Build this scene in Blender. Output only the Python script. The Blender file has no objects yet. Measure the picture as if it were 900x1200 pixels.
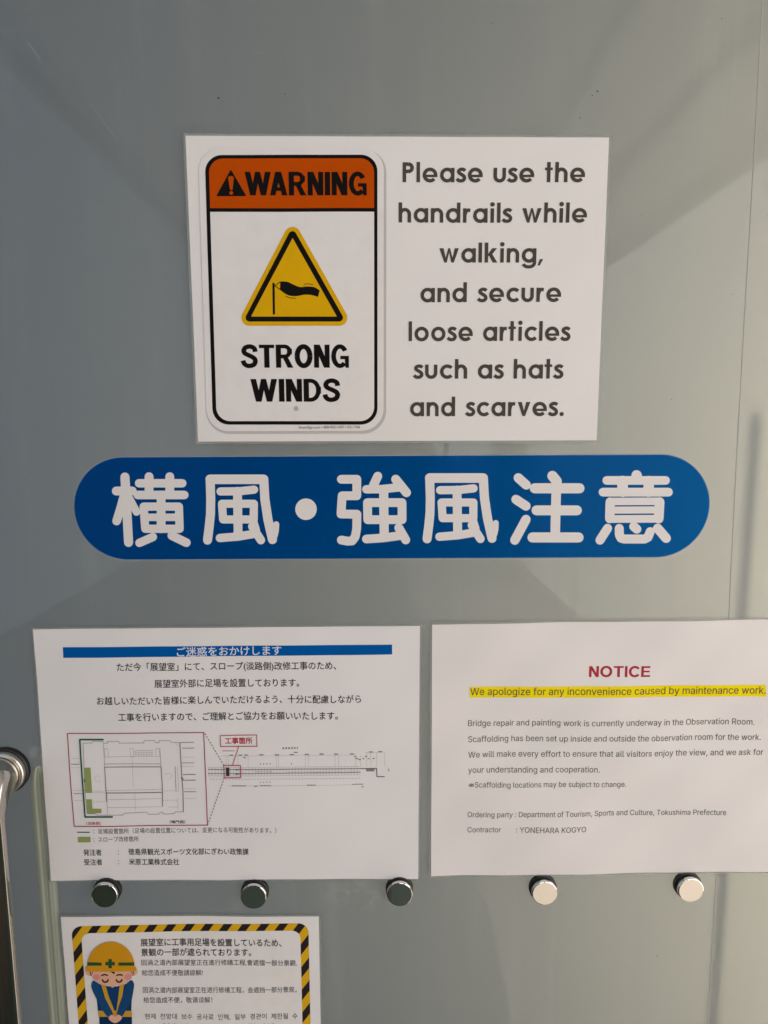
import bpy, bmesh, math, os, random
from mathutils import Vector, Matrix
from mathutils.geometry import delaunay_2d_cdt
random.seed(4)
PI = math.pi
scene = bpy.context.scene
C = scene.collection

# ------------------------------------------------------------------ camera, world, lights, exposure
# The glass pane stands in the plane y = 0 and faces -y.  A hand-held phone looks at it from 48 cm.
DIST, EYE = .4775, 1.45
F_PX, PITCH, YAW, ROLL = 751.04, .13, .012485, -.00284       # focal length for a 900 x 1200 picture
_f = Vector((math.sin(YAW)*math.cos(PITCH), math.cos(YAW)*math.cos(PITCH), -math.sin(PITCH)))
_r = Vector((math.cos(YAW), -math.sin(YAW), 0))
_u = Vector((math.sin(YAW)*math.sin(PITCH), math.cos(YAW)*math.sin(PITCH), math.cos(PITCH)))
RIGHT = math.cos(ROLL)*_r + math.sin(ROLL)*_u
UP = -math.sin(ROLL)*_r + math.cos(ROLL)*_u
FWD = _f
EYEP = Vector((0, -DIST, EYE))
cam_d = bpy.data.cameras.new('camera')
cam = bpy.data.objects.new('camera', cam_d); C.objects.link(cam)
cam.matrix_world = Matrix.Translation(EYEP) @ Matrix((RIGHT, UP, -FWD)).transposed().to_4x4()
cam_d.sensor_fit = 'VERTICAL'; cam_d.sensor_height = 36; cam_d.lens = F_PX/1200*36
cam_d.clip_start = .02; cam_d.clip_end = 300
scene.camera = cam

world = bpy.data.worlds.new('World'); scene.world = world; world.use_nodes = True
wn = world.node_tree
sky = wn.nodes.new('ShaderNodeTexSky'); sky.sky_type = 'NISHITA'; sky.sun_disc = False
sky.sun_elevation = math.radians(32); sky.sun_rotation = math.radians(70)
wn.links.new(sky.outputs[0], wn.nodes['Background'].inputs[0]); wn.nodes['Background'].inputs[1].default_value = .06

vs = scene.view_settings
vs.view_transform = 'Standard'; vs.look = 'None'; vs.exposure = 0; vs.gamma = 1; vs.use_curve_mapping = False
scene.cycles.transparent_max_bounces = 12
scene.cycles.caustics_reflective = False

def area(name, loc, aim, sx, sy, power, col):
    l = bpy.data.lights.new(name, 'AREA'); l.shape = 'RECTANGLE'; l.size = sx; l.size_y = sy
    l.energy = power; l.color = col
    o = bpy.data.objects.new(name, l); C.objects.link(o); o.location = loc
    o.rotation_euler = (Vector(aim)-Vector(loc)).to_track_quat('-Z', 'Y').to_euler()
    return o
# daylight entering the passage: windows along its right side, a smaller cool one on the left,
# and the bright room beyond the milky glass; the end and cool lamps are added
area('window_light_right', (1.37, -2.75, 1.28), (0, -2.75, 1.28), 5.2, 2.2, 83, (1.0, .91, .84))
area('window_light_left', (-.92, -3.6, 1.65), (0, -3.6, 1.65), 6.6, 1.4, 14, (.40, .68, 1.0))
area('added_end_light', (.25, -7.05, 1.25), (.25, 0, 1.25), 2.2, 2.2, 30, (.78, .89, 1.0))  # added lamp, no window here: brightens the background reflected around the person
area('room_light_behind_glass', (.66, .30, 1.27), (.30, 0, 1.24), .25, 1.0, 36, (1.0, .85, .66))
area('added_cool_light_behind_glass', (-.6, 1.3, 1.3), (-.2, 0, 1.3), .8, 1.2, 13, (.18, .48, 1.0))  # added fill lamp: tints the left of the pane blue

# ------------------------------------------------------------------ helpers
def wall_pt(px, py, y=0.0):
    """Point of the plane y = const seen at a point of the 900 x 1200 survey photograph."""
    d = FWD*F_PX + RIGHT*(px-450) - UP*(py-600)
    t = (y - EYEP.y)/d.y
    return EYEP + d*t
VDOWN = (466.3, 6344.3)                                        # where verticals meet in the photograph

def tag(o, label=None, cat=None, group=None, kind=None):
    if label: o['label'] = label
    if cat: o['category'] = cat
    if group: o['group'] = group
    if kind: o['kind'] = kind
    return o
def empty(name, loc, label=None, cat=None, parent=None, group=None, kind=None):
    o = bpy.data.objects.new(name, None); C.objects.link(o); o.location = loc; o.empty_display_size = .02
    if parent: o.parent = parent
    return tag(o, label, cat, group, kind)
def origin(o):
    v = Vector((0, 0, 0))
    while o: v = v + o.location; o = o.parent
    return v
def link_mesh(name, me, mat, parent=None, loc=None):
    o = bpy.data.objects.new(name, me); C.objects.link(o)
    if mat: me.materials.append(mat)
    if parent: o.parent = parent
    if loc is not None: o.location = loc
    return o
def mesh_world(name, verts, faces, mat, parent=None, smooth=False):
    """Mesh from world-space vertices; its object sits at its parent's origin."""
    og = origin(parent) if parent else Vector((0, 0, 0))
    me = bpy.data.meshes.new(name); me.from_pydata([tuple(Vector(v)-og) for v in verts], [], faces); me.update()
    if smooth:
        for p in me.polygons: p.use_smooth = True
    return link_mesh(name, me, mat, parent)
def bm_obj(name, bm, mat, parent=None, smooth=False, angle=None):
    me = bpy.data.meshes.new(name); bm.normal_update(); bm.to_mesh(me); bm.free()
    if smooth:
        for p in me.polygons: p.use_smooth = True
        if angle:
            me.set_sharp_from_angle(angle=angle)
    return link_mesh(name, me, mat, parent)
def bm_box(bm, lo, hi, bevel=0, seg=2):
    vs_ = [bm.verts.new((x, y, z)) for x in (lo[0], hi[0]) for y in (lo[1], hi[1]) for z in (lo[2], hi[2])]
    fs = [(0, 1, 3, 2), (4, 6, 7, 5), (0, 4, 5, 1), (2, 3, 7, 6), (0, 2, 6, 4), (1, 5, 7, 3)]
    fc = [bm.faces.new([vs_[i] for i in f]) for f in fs]
    bmesh.ops.recalc_face_normals(bm, faces=fc)
    if bevel:
        es = list({e for f in fc for e in f.edges})
        bmesh.ops.bevel(bm, geom=es, offset=bevel, segments=seg, affect='EDGES', profile=.5)
def box(name, lo, hi, mat, parent=None, bevel=0):
    bm = bmesh.new(); og = origin(parent) if parent else Vector((0, 0, 0))
    bm_box(bm, Vector(lo)-og, Vector(hi)-og, bevel)
    return bm_obj(name, bm, mat, parent)
def bm_lathe(bm, prof, seg=48):
    """profile of (radius, height): turned about the -y axis, height grows towards the viewer"""
    rings = []
    for r, h in prof:
        if r < 1e-6: rings.append([bm.verts.new((0, -h, 0))])
        else: rings.append([bm.verts.new((r*math.cos(2*PI*i/seg), -h, r*math.sin(2*PI*i/seg))) for i in range(seg)])
    for a, b in zip(rings, rings[1:]):
        for i in range(seg):
            j = (i+1) % seg
            if len(a) == 1 and len(b) == 1: continue
            if len(a) == 1: bm.faces.new((a[0], b[i], b[j]))
            elif len(b) == 1: bm.faces.new((a[i], b[0], a[j]))
            else: bm.faces.new((a[i], b[i], b[j], a[j]))
    bmesh.ops.recalc_face_normals(bm, faces=bm.faces)
def bm_tube(bm, pts, r, seg=32, cap=True, square=None, flat=None):
    """swept tube; square(i) > 2 flattens ring i into a rounded square"""
    pts = [Vector(p) for p in pts]; rings = []
    t0 = (pts[1]-pts[0]).normalized(); n = Vector((1, 0, 0)) if square else t0.orthogonal().normalized()
    for i, p in enumerate(pts):
        t = (pts[min(i+1, len(pts)-1)]-pts[max(i-1, 0)]).normalized()
        n = (n - t*n.dot(t)).normalized(); b = t.cross(n)
        rr = r[i] if isinstance(r, (list, tuple)) else r
        e = 2/(square(i) if square else 2)
        fl = flat(i) if flat else 1
        sg = lambda v: math.copysign(abs(v)**e, v)
        rings.append([bm.verts.new(p + n*rr*sg(math.cos(2*PI*(k+.5)/seg)) + b*rr*fl*sg(math.sin(2*PI*(k+.5)/seg))) for k in range(seg)])
    for a, b_ in zip(rings, rings[1:]):
        for k in range(seg): bm.faces.new((a[k], a[(k+1) % seg], b_[(k+1) % seg], b_[k]))
    if cap: bm.faces.new(rings[0][::-1]); bm.faces.new(rings[-1])
    bmesh.ops.recalc_face_normals(bm, faces=bm.faces)

# ------------------------------------------------------------------ materials
def mat(name, col, rough=.5, metal=0., coat=0., coat_rough=.1, spec=.5, var=0., scale=20., bump=0., bscale=200., stretch=(1, 1, 1), trans=0.):
    m = bpy.data.materials.new(name); m.use_nodes = True
    nt = m.node_tree; b = nt.nodes['Principled BSDF']
    b.inputs['Base Color'].default_value = (*col, 1); b.inputs['Roughness'].default_value = rough
    b.inputs['Metallic'].default_value = metal; b.inputs['Coat Weight'].default_value = coat
    b.inputs['Coat Roughness'].default_value = coat_rough; b.inputs['Specular IOR Level'].default_value = spec
    tc = nt.nodes.new('ShaderNodeTexCoord'); mp = nt.nodes.new('ShaderNodeMapping'); mp.inputs['Scale'].default_value = stretch
    nt.links.new(tc.outputs['Object'], mp.inputs['Vector'])
    if var:
        n = nt.nodes.new('ShaderNodeTexNoise'); n.inputs['Scale'].default_value = scale; n.inputs['Detail'].default_value = 6
        nt.links.new(mp.outputs[0], n.inputs['Vector'])
        mx = nt.nodes.new('ShaderNodeMix'); mx.data_type = 'RGBA'
        mx.inputs['A'].default_value = (*[max(0, c*(1-var)) for c in col], 1)
        mx.inputs['B'].default_value = (*[min(1, c*(1+var)) for c in col], 1)
        nt.links.new(n.outputs['Fac'], mx.inputs['Factor']); nt.links.new(mx.outputs['Result'], b.inputs['Base Color'])
    if bump:
        n2 = nt.nodes.new('ShaderNodeTexNoise'); n2.inputs['Scale'].default_value = bscale; n2.inputs['Detail'].default_value = 5
        nt.links.new(mp.outputs[0], n2.inputs['Vector'])
        bp = nt.nodes.new('ShaderNodeBump'); bp.inputs['Strength'].default_value = bump; bp.inputs['Distance'].default_value = .001
        nt.links.new(n2.outputs['Fac'], bp.inputs['Height']); nt.links.new(bp.outputs[0], b.inputs['Normal'])
    return m

M = {}
M['paper'] = mat('paper_white', (.76, .72, .70), .5, spec=.2, coat=.12, coat_rough=.25, var=.02, scale=6, bump=.25, bscale=35)
M['paper_sheet'] = mat('paper_plain', (.76, .73, .72), .6, spec=.2, coat=.08, coat_rough=.3, var=.02, scale=5, bump=.3, bscale=25)
def ink(name, col, rough=.5): 
    M[name] = mat('ink_'+name, col, .6, spec=.03, var=.06, scale=90)
ink('black', (.008, .007, .007)); ink('warm_black', (.072, .062, .050)); ink('grey', (.10, .09, .08)); ink('dark_grey', (.05, .045, .042))
ink('orange', (.48, .066, .001)); ink('yellow', (.68, .375, .004)); ink('blue', (.0, .09, .34)); ink('pale', (.66, .68, .78))
ink('red', (.42, .03, .05)); ink('line_red', (.36, .05, .085)); ink('highlight', (.88, .70, .004)); ink('pine', (.01, .085, .055)); ink('leaf', (.27, .32, .11))
ink('line_grey', (.33, .30, .29)); ink('line_dark', (.15, .135, .13)); ink('hairline', (.47, .44, .43)); ink('dot_grey', (.43, .40, .41))
ink('plate_edge', (.62, .585, .57)); ink('plate_shade', (.50, .465, .45)); ink('plate_white', (.745, .705, .685))
ink('helmet', (.60, .28, .012)); ink('skin', (.72, .40, .27)); ink('cheek', (.66, .27, .22)); ink('navy', (.008, .045, .13)); ink('navy_sleeve', (.012, .062, .17)); ink('navy_dark', (.006, .03, .09))
ink('strap', (.55, .30, .03)); ink('band', (.02, .08, .03)); ink('umber', (.035, .015, .01))

def striped():
    m = bpy.data.materials.new('hazard_stripe_print'); m.use_nodes = True; nt = m.node_tree; b = nt.nodes['Principled BSDF']
    b.inputs['Roughness'].default_value = .5; b.inputs['Specular IOR Level'].default_value = .12
    tc = nt.nodes.new('ShaderNodeTexCoord'); sx = nt.nodes.new('ShaderNodeSeparateXYZ'); nt.links.new(tc.outputs['Object'], sx.inputs[0])
    def mth(op, a, bb):
        n = nt.nodes.new('ShaderNodeMath'); n.operation = op
        for i, v in enumerate((a, bb)):
            if isinstance(v, (int, float)): n.inputs[i].default_value = v
            else: nt.links.new(v, n.inputs[i])
        return n.outputs[0]
    v = mth('SUBTRACT', sx.outputs[0], mth('MULTIPLY', sx.outputs[2], STRIPE[1]))
    v = mth('FRACT', mth('ADD', mth('DIVIDE', v, STRIPE[0]), STRIPE[2]), 0)
    v = mth('GREATER_THAN', v, .47)
    mx = nt.nodes.new('ShaderNodeMix'); mx.data_type = 'RGBA'
    mx.inputs['A'].default_value = (.022, .015, .016, 1); mx.inputs['B'].default_value = (.66, .38, .012, 1)
    nt.links.new(v, mx.inputs['Factor']); nt.links.new(mx.outputs['Result'], b.inputs['Base Color'])
    return m
STRIPE = (.01515, .72, .30)
M['stripes'] = striped()

def film(name, col, ior=1.2, opac=0., dcol=(.5, .5, .5), rough=.08):
    """clear plastic: tints what lies behind it, with a thin sheen"""
    m = bpy.data.materials.new(name); m.use_nodes = True; nt = m.node_tree; nt.nodes.remove(nt.nodes['Principled BSDF'])
    out = nt.nodes['Material Output']
    t = nt.nodes.new('ShaderNodeBsdfTransparent'); t.inputs[0].default_value = (*col, 1)
    d = nt.nodes.new('ShaderNodeBsdfDiffuse'); d.inputs[0].default_value = (*dcol, 1)
    g = nt.nodes.new('ShaderNodeBsdfGlossy'); g.inputs['Roughness'].default_value = rough
    m1 = nt.nodes.new('ShaderNodeMixShader'); m1.inputs[0].default_value = opac
    nt.links.new(t.outputs[0], m1.inputs[1]); nt.links.new(d.outputs[0], m1.inputs[2])
    fr = nt.nodes.new('ShaderNodeFresnel'); fr.inputs[0].default_value = ior
    m2 = nt.nodes.new('ShaderNodeMixShader')
    nt.links.new(fr.outputs[0], m2.inputs[0]); nt.links.new(m1.outputs[0], m2.inputs[1]); nt.links.new(g.outputs[0], m2.inputs[2])
    nt.links.new(m2.outputs[0], out.inputs[0])
    return m
M['blue_film'] = film('translucent_blue_vinyl', (.0, .32, .82), opac=.04, dcol=(.0, .05, .2), rough=.12, ior=1.10)
M['clear_film'] = film('clear_laminate', (.80, .83, .82), opac=.32, dcol=(.60, .62, .58), rough=.12, ior=1.35)
M['edge_film'] = film('clear_vinyl_edge', (.92, .93, .94), opac=.25, dcol=(.6, .66, .72), rough=.2)
M['vinyl_white'] = mat('white_vinyl', (.74, .70, .68), .5, spec=.2, var=.015, scale=8)

def milk_glass():
    m = bpy.data.materials.new('milky_glass'); m.use_nodes = True; nt = m.node_tree; nt.nodes.remove(nt.nodes['Principled BSDF'])
    out = nt.nodes['Material Output']
    tc = nt.nodes.new('ShaderNodeTexCoord')
    n = nt.nodes.new('ShaderNodeTexNoise'); n.inputs['Scale'].default_value = 3.2; n.inputs['Detail'].default_value = 4
    nt.links.new(tc.outputs['Object'], n.inputs['Vector'])
    mx = nt.nodes.new('ShaderNodeMix'); mx.data_type = 'RGBA'
    mx.inputs['A'].default_value = (.130, .150, .162, 1); mx.inputs['B'].default_value = (.154, .172, .180, 1)
    nt.links.new(n.outputs['Fac'], mx.inputs['Factor'])
    # dust specks
    vo = nt.nodes.new('ShaderNodeTexVoronoi'); vo.inputs['Scale'].default_value = 46
    nt.links.new(tc.outputs['Object'], vo.inputs['Vector'])
    wnz = nt.nodes.new('ShaderNodeTexWhiteNoise'); nt.links.new(vo.outputs['Color'], wnz.inputs['Vector'])
    rad = nt.nodes.new('ShaderNodeMath'); rad.operation = 'MULTIPLY_ADD'; rad.inputs[1].default_value = .075; rad.inputs[2].default_value = -.035
    nt.links.new(wnz.outputs['Value'], rad.inputs[0])
    lt = nt.nodes.new('ShaderNodeMath'); lt.operation = 'LESS_THAN'
    nt.links.new(vo.outputs['Distance'], lt.inputs[0]); nt.links.new(rad.outputs[0], lt.inputs[1])
    mx2 = nt.nodes.new('ShaderNodeMix'); mx2.data_type = 'RGBA'; mx2.inputs['B'].default_value = (.10, .10, .09, 1)
    sp = nt.nodes.new('ShaderNodeMath'); sp.operation = 'MULTIPLY'; sp.inputs[1].default_value = .45; nt.links.new(lt.outputs[0], sp.inputs[0])
    nt.links.new(sp.outputs[0], mx2.inputs['Factor']); nt.links.new(mx.outputs['Result'], mx2.inputs['A'])
    def node(k, **kw):
        x = nt.nodes.new(k)
        for a_, b_ in kw.items(): setattr(x, a_, b_)
        return x
    def mathn(op, a_, b_=None):
        x = node('ShaderNodeMath', operation=op)
        for i_, v_ in enumerate((a_, b_)):
            if v_ is None: continue
            if isinstance(v_, (int, float)): x.inputs[i_].default_value = v_
            else: nt.links.new(v_, x.inputs[i_])
        return x.outputs[0]
    # dried hand mark below the Japanese notice
    c0 = wall_pt(424, 1049)
    mpn = node('ShaderNodeMapping', vector_type='TEXTURE'); mpn.inputs['Location'].default_value = c0; mpn.inputs['Scale'].default_value = (.040, 1, .017)
    nt.links.new(tc.outputs['Object'], mpn.inputs[0])
    ln = node('ShaderNodeVectorMath', operation='LENGTH'); nt.links.new(mpn.outputs[0], ln.inputs[0])
    nz = node('ShaderNodeTexNoise'); nz.inputs['Scale'].default_value = 95; nz.inputs['Detail'].default_value = 3; nz.inputs['Distortion'].default_value = .6
    nt.links.new(tc.outputs['Object'], nz.inputs['Vector'])
    fall = mathn('SUBTRACT', 1.0, ln.outputs['Value']); fall.node.use_clamp = True
    msk = mathn('MULTIPLY', fall, mathn('SUBTRACT', nz.outputs['Fac'], .46)); msk = mathn('MULTIPLY', msk, 7.0); msk.node.use_clamp = True
    # wiping streaks, fainter than the mark
    mps = node('ShaderNodeMapping'); mps.inputs['Rotation'].default_value = (0, .75, 0); mps.inputs['Scale'].default_value = (34, 1, 2.2)
    nt.links.new(tc.outputs['Object'], mps.inputs[0])
    ns = node('ShaderNodeTexNoise'); ns.inputs['Scale'].default_value = 1.0; ns.inputs['Detail'].default_value = 7; ns.inputs['Roughness'].default_value = .62; nt.links.new(mps.outputs[0], ns.inputs['Vector'])
    nb = node('ShaderNodeTexNoise'); nb.inputs['Scale'].default_value = 3.4; nt.links.new(tc.outputs['Object'], nb.inputs['Vector'])
    stk = mathn('MULTIPLY', mathn('SUBTRACT', ns.outputs['Fac'], .52), mathn('SUBTRACT', nb.outputs['Fac'], .36)); stk = mathn('MULTIPLY', stk, 4.5); stk.node.use_clamp = True
    tot = mathn('ADD', mathn('MULTIPLY', msk, .55), stk)
    mx3 = nt.nodes.new('ShaderNodeMix'); mx3.data_type = 'RGBA'; mx3.inputs['B'].default_value = (.50, .51, .48, 1)
    nt.links.new(tot, mx3.inputs['Factor']); nt.links.new(mx2.outputs['Result'], mx3.inputs['A'])
    d = nt.nodes.new('ShaderNodeBsdfDiffuse'); nt.links.new(mx3.outputs['Result'], d.inputs[0])
    t = nt.nodes.new('ShaderNodeBsdfTranslucent'); t.inputs[0].default_value = (.74, .76, .73, 1)
    a = nt.nodes.new('ShaderNodeMixShader'); a.inputs[0].default_value = .5
    nt.links.new(d.outputs[0], a.inputs[1]); nt.links.new(t.outputs[0], a.inputs[2])
    g = nt.nodes.new('ShaderNodeBsdfGlossy'); g.inputs['Roughness'].default_value = .035
    fr = nt.nodes.new('ShaderNodeFresnel'); fr.inputs[0].default_value = 1.43
    # greasy smears change the gloss
    n3 = nt.nodes.new('ShaderNodeTexNoise'); n3.inputs['Scale'].default_value = 9; n3.inputs['Detail'].default_value = 8; n3.inputs['Distortion'].default_value = 1.2
    mp = nt.nodes.new('ShaderNodeMapping'); mp.inputs['Scale'].default_value = (1.6, 1, .5); mp.inputs['Rotation'].default_value = (0, .4, 0)
    nt.links.new(tc.outputs['Object'], mp.inputs[0]); nt.links.new(mp.outputs[0], n3.inputs['Vector'])
    rr = nt.nodes.new('ShaderNodeMapRange'); rr.inputs[1].default_value = .35; rr.inputs[2].default_value = .75; rr.inputs[3].default_value = .004; rr.inputs[4].default_value = .05
    nt.links.new(n3.outputs['Fac'], rr.inputs[0]); nt.links.new(rr.outputs[0], g.inputs['Roughness'])
    b = nt.nodes.new('ShaderNodeMixShader')
    nt.links.new(fr.outputs[0], b.inputs[0]); nt.links.new(a.outputs[0], b.inputs[1]); nt.links.new(g.outputs[0], b.inputs[2])
    nt.links.new(b.outputs[0], out.inputs[0])
    return m
M['glass'] = milk_glass()
M['mirror'] = mat('polished_steel', (.80, .78, .75), .05, metal=1, bump=.02, bscale=60)
M['steel'] = mat('brushed_steel', (.60, .57, .53), .13, metal=1, var=.08, scale=60, stretch=(1, 1, .03), bump=.12, bscale=300)
M['satin'] = mat('satin_steel', (.70, .66, .60), .30, metal=.9, var=.12, scale=90, bump=.2, bscale=250)
M['rubber'] = mat('black_rubber', (.012, .012, .012), .5)
M['dark_post'] = mat('dark_painted_metal', (.36, .43, .47), .4, var=.1)
M['cream_floor'] = mat('cream_floor_mat', (.86, .76, .62), .7, var=.06, scale=8, bump=.3)
M['dark_floor'] = mat('dark_green_floor', (.03, .05, .035), .6, var=.25, scale=5, bump=.3)
M['wall_paint'] = mat('grey_wall_paint', (.30, .31, .31), .6, var=.06, scale=4)
M['added_brown_board'] = mat('added_brown_board', (.055, .042, .034), .5, var=.2, scale=6, stretch=(1, .2, 3))
M['ceiling'] = mat('ceiling_paint', (.78, .75, .70), .7, var=.05, scale=3)
M['beam'] = mat('beam_paint', (.05, .05, .05), .5, var=.08)
M['white_frame'] = mat('white_frame_paint', (.62, .62, .60), .4, var=.04)
M['jacket'] = mat('navy_jacket_cloth', (.020, .028, .034), .9, var=.3, scale=40, bump=.5, bscale=300)
M['person_skin'] = mat('skin_tone', (.50, .28, .19), .55, var=.08, scale=30)
M['hair'] = mat('dark_hair', (.015, .012, .01), .6, var=.3, scale=120, bump=.6, bscale=400)
M['phone'] = mat('phone_black', (.01, .01, .012), .15)

# ------------------------------------------------------------------ printed shapes on a sheet
class Sheet:
    """a flat thing on the pane: 'gap' is how far its face stands from the glass, 'wave' bends it"""
    def __init__(self, root, gap, wave=None):
        self.root, self.gap, self.wave, self.n = root, gap, wave, 0
    def y(self, x, z, lift):
        return -(self.gap + lift + (self.wave(x, z) if self.wave else 0))
    def pt(self, px, py, lift=0):
        p = wall_pt(px, py, -(self.gap+lift))
        return p.x, p.z
LIFT = .00012
def circle_px(cx, cy, r, n=24, ry=None, a0=0, a1=2*PI):
    ry = ry or r
    k = n if a1-a0 > 6.28 else n+1
    return [(cx+r*math.cos(a0+(a1-a0)*i/n), cy+ry*math.sin(a0+(a1-a0)*i/n)) for i in range(k)]
def capsule(p, q, w, n=7):
    (x0, y0), (x1, y1) = p, q; a = math.atan2(y1-y0, x1-x0); r = w/2
    return [(x1+r*math.cos(a-PI/2+PI*i/n), y1+r*math.sin(a-PI/2+PI*i/n)) for i in range(n+1)] + \
           [(x0+r*math.cos(a+PI/2+PI*i/n), y0+r*math.sin(a+PI/2+PI*i/n)) for i in range(n+1)]
def seg_poly(p, q, w):
    (x0, y0), (x1, y1) = p, q; L = math.hypot(x1-x0, y1-y0) or 1e-9; nx, ny = -(y1-y0)/L*w/2, (x1-x0)/L*w/2
    return [(x0+nx, y0+ny), (x1+nx, y1+ny), (x1-nx, y1-ny), (x0-nx, y0-ny)]
def caps(pts, w): return [capsule(a, b, w) for a, b in zip(pts, pts[1:])]
def line(pts, w):
    """polyline, square ends, one polygon"""
    L, R = [], []
    for i, p in enumerate(pts):
        a = pts[max(i-1, 0)]; b = pts[min(i+1, len(pts)-1)]
        def nrm(u, v):
            d = math.hypot(v[0]-u[0], v[1]-u[1]) or 1e-9; return (-(v[1]-u[1])/d, (v[0]-u[0])/d)
        n1 = nrm(a, p) if i else nrm(p, b); n2 = nrm(p, b) if i < len(pts)-1 else n1
        m = (n1[0]+n2[0], n1[1]+n2[1]); q = m[0]**2+m[1]**2
        s = 2/q if q > .35 else 1.7
        s = min(s, 1.6) if q > .35 else s
        L.append((p[0]+m[0]*s*w/2, p[1]+m[1]*s*w/2)); R.append((p[0]-m[0]*s*w/2, p[1]-m[1]*s*w/2))
    return L+R[::-1]
def dash(p, q, w, on, off):
    L = math.hypot(q[0]-p[0], q[1]-p[1]); t = 0; out = []
    while t < L:
        a, b = t/L, min(1, (t+on)/L)
        out.append(seg_poly((p[0]+(q[0]-p[0])*a, p[1]+(q[1]-p[1])*a), (p[0]+(q[0]-p[0])*b, p[1]+(q[1]-p[1])*b), w)); t += on+off
    return out
def ring(poly, w, closed=True):
    return [seg_poly(a, b, w) for a, b in zip(poly, poly[1:]+poly[:1])]
def union_tris(polys, grid=None):
    """2-D union of polygons (mm) -> verts, faces"""
    V, F = [], []
    def ccw(p): return p if sum(p[i-1][0]*p[i][1]-p[i][0]*p[i-1][1] for i in range(len(p))) > 0 else p[::-1]
    polys = [ccw(list(p)) for p in polys]
    if grid:
        fine = []
        for p in polys:
            q = []
            for a, b in zip(p, p[1:]+p[:1]):
                k = max(1, int(math.hypot(b[0]-a[0], b[1]-a[1])/grid))
                q += [(a[0]+(b[0]-a[0])*i/k, a[1]+(b[1]-a[1])*i/k) for i in range(k)]
            fine.append(q)
        polys = fine
    for p in polys:
        F.append(list(range(len(V), len(V)+len(p)))); V += [Vector(q) for q in p]
    nV = len(V)
    if grid:
        x0 = min(v.x for v in V); x1 = max(v.x for v in V); y0 = min(v.y for v in V); y1 = max(v.y for v in V)
        nx = int((x1-x0)/grid); ny = int((y1-y0)/grid)
        if nx*ny < 4000:
            V += [Vector((x0+(i+.5)*(x1-x0)/(nx or 1), y0+(j+.37)*(y1-y0)/(ny or 1))) for i in range(nx) for j in range(ny)]
    r = delaunay_2d_cdt(V, [], F, 1, 1e-5, True)
    return r[0], [f for f, src in zip(r[2], r[5]) if src]
def put(sheet, name, polys_px, m, lift, parent=None, mm=None, grid=6.0, kind=None, label=None):
    """print the union of polygons given in survey pixels (or, with mm=True, wall millimetres)"""
    if mm: P = polys_px
    else: P = [[tuple(1000*c for c in sheet.pt(x, y, lift*LIFT)) for x, y in p] for p in polys_px]
    v, f = union_tris(P, grid if sheet.wave else None)
    verts = [(a.x/1000, sheet.y(a.x/1000, a.y/1000, lift*LIFT), a.y/1000) for a in v]
    fs = []
    for t in f:
        A, B, D = (v[t[0]], v[t[1]], v[t[2]])
        s = (B.x-A.x)*(D.y-A.y)-(B.y-A.y)*(D.x-A.x)
        fs.append(t if s > 0 else t[::-1])                     # x,z counter-clockwise faces -y
    o = mesh_world(name, verts, fs, m, parent or sheet.root)
    return tag(o, label, kind=kind)
def slab(sheet, name, quad_px, m, thick, lift=0, nx=96, ny=72, grow=0.0, parent=None, corner=0):
    """a sheet with thickness between four corners (survey pixels, clockwise from top left)"""
    c = [Vector(sheet.pt(x, y)) for x, y in quad_px]
    ctr = sum(c, Vector((0, 0)))/4
    if grow:
        ex = (c[1]-c[0]).normalized(); ez = (c[0]-c[3]).normalized()
        c = [c[0]-ex*grow+ez*grow, c[1]+ex*grow+ez*grow, c[2]+ex*grow-ez*grow, c[3]-ex*grow-ez*grow]
    V, F = [], []
    for k in (0, 1):
        for j in range(ny+1):
            for i in range(nx+1):
                u, w = i/nx, j/ny
                p = (c[0]*(1-u)+c[1]*u)*(1-w) + (c[3]*(1-u)+c[2]*u)*w
                V.append((p.x, sheet.y(p.x, p.y, lift*LIFT) + k*thick, p.y))
    N = (nx+1)*(ny+1); id_ = lambda i, j, k: k*N + j*(nx+1)+i
    for j in range(ny):
        for i in range(nx):
            F.append((id_(i, j, 0), id_(i, j+1, 0), id_(i+1, j+1, 0), id_(i+1, j, 0)))
            F.append((id_(i, j, 1), id_(i+1, j, 1), id_(i+1, j+1, 1), id_(i, j+1, 1)))
    for i in range(nx):
        F.append((id_(i, 0, 0), id_(i+1, 0, 0), id_(i+1, 0, 1), id_(i, 0, 1)))
        F.append((id_(i, ny, 0), id_(i, ny, 1), id_(i+1, ny, 1), id_(i+1, ny, 0)))
    for j in range(ny):
        F.append((id_(0, j, 0), id_(0, j, 1), id_(0, j+1, 1), id_(0, j+1, 0)))
        F.append((id_(nx, j, 0), id_(nx, j+1, 0), id_(nx, j+1, 1), id_(nx, j, 1)))
    o = mesh_world(name, V, F, m, parent or sheet.root, smooth=False)
    return o

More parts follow.
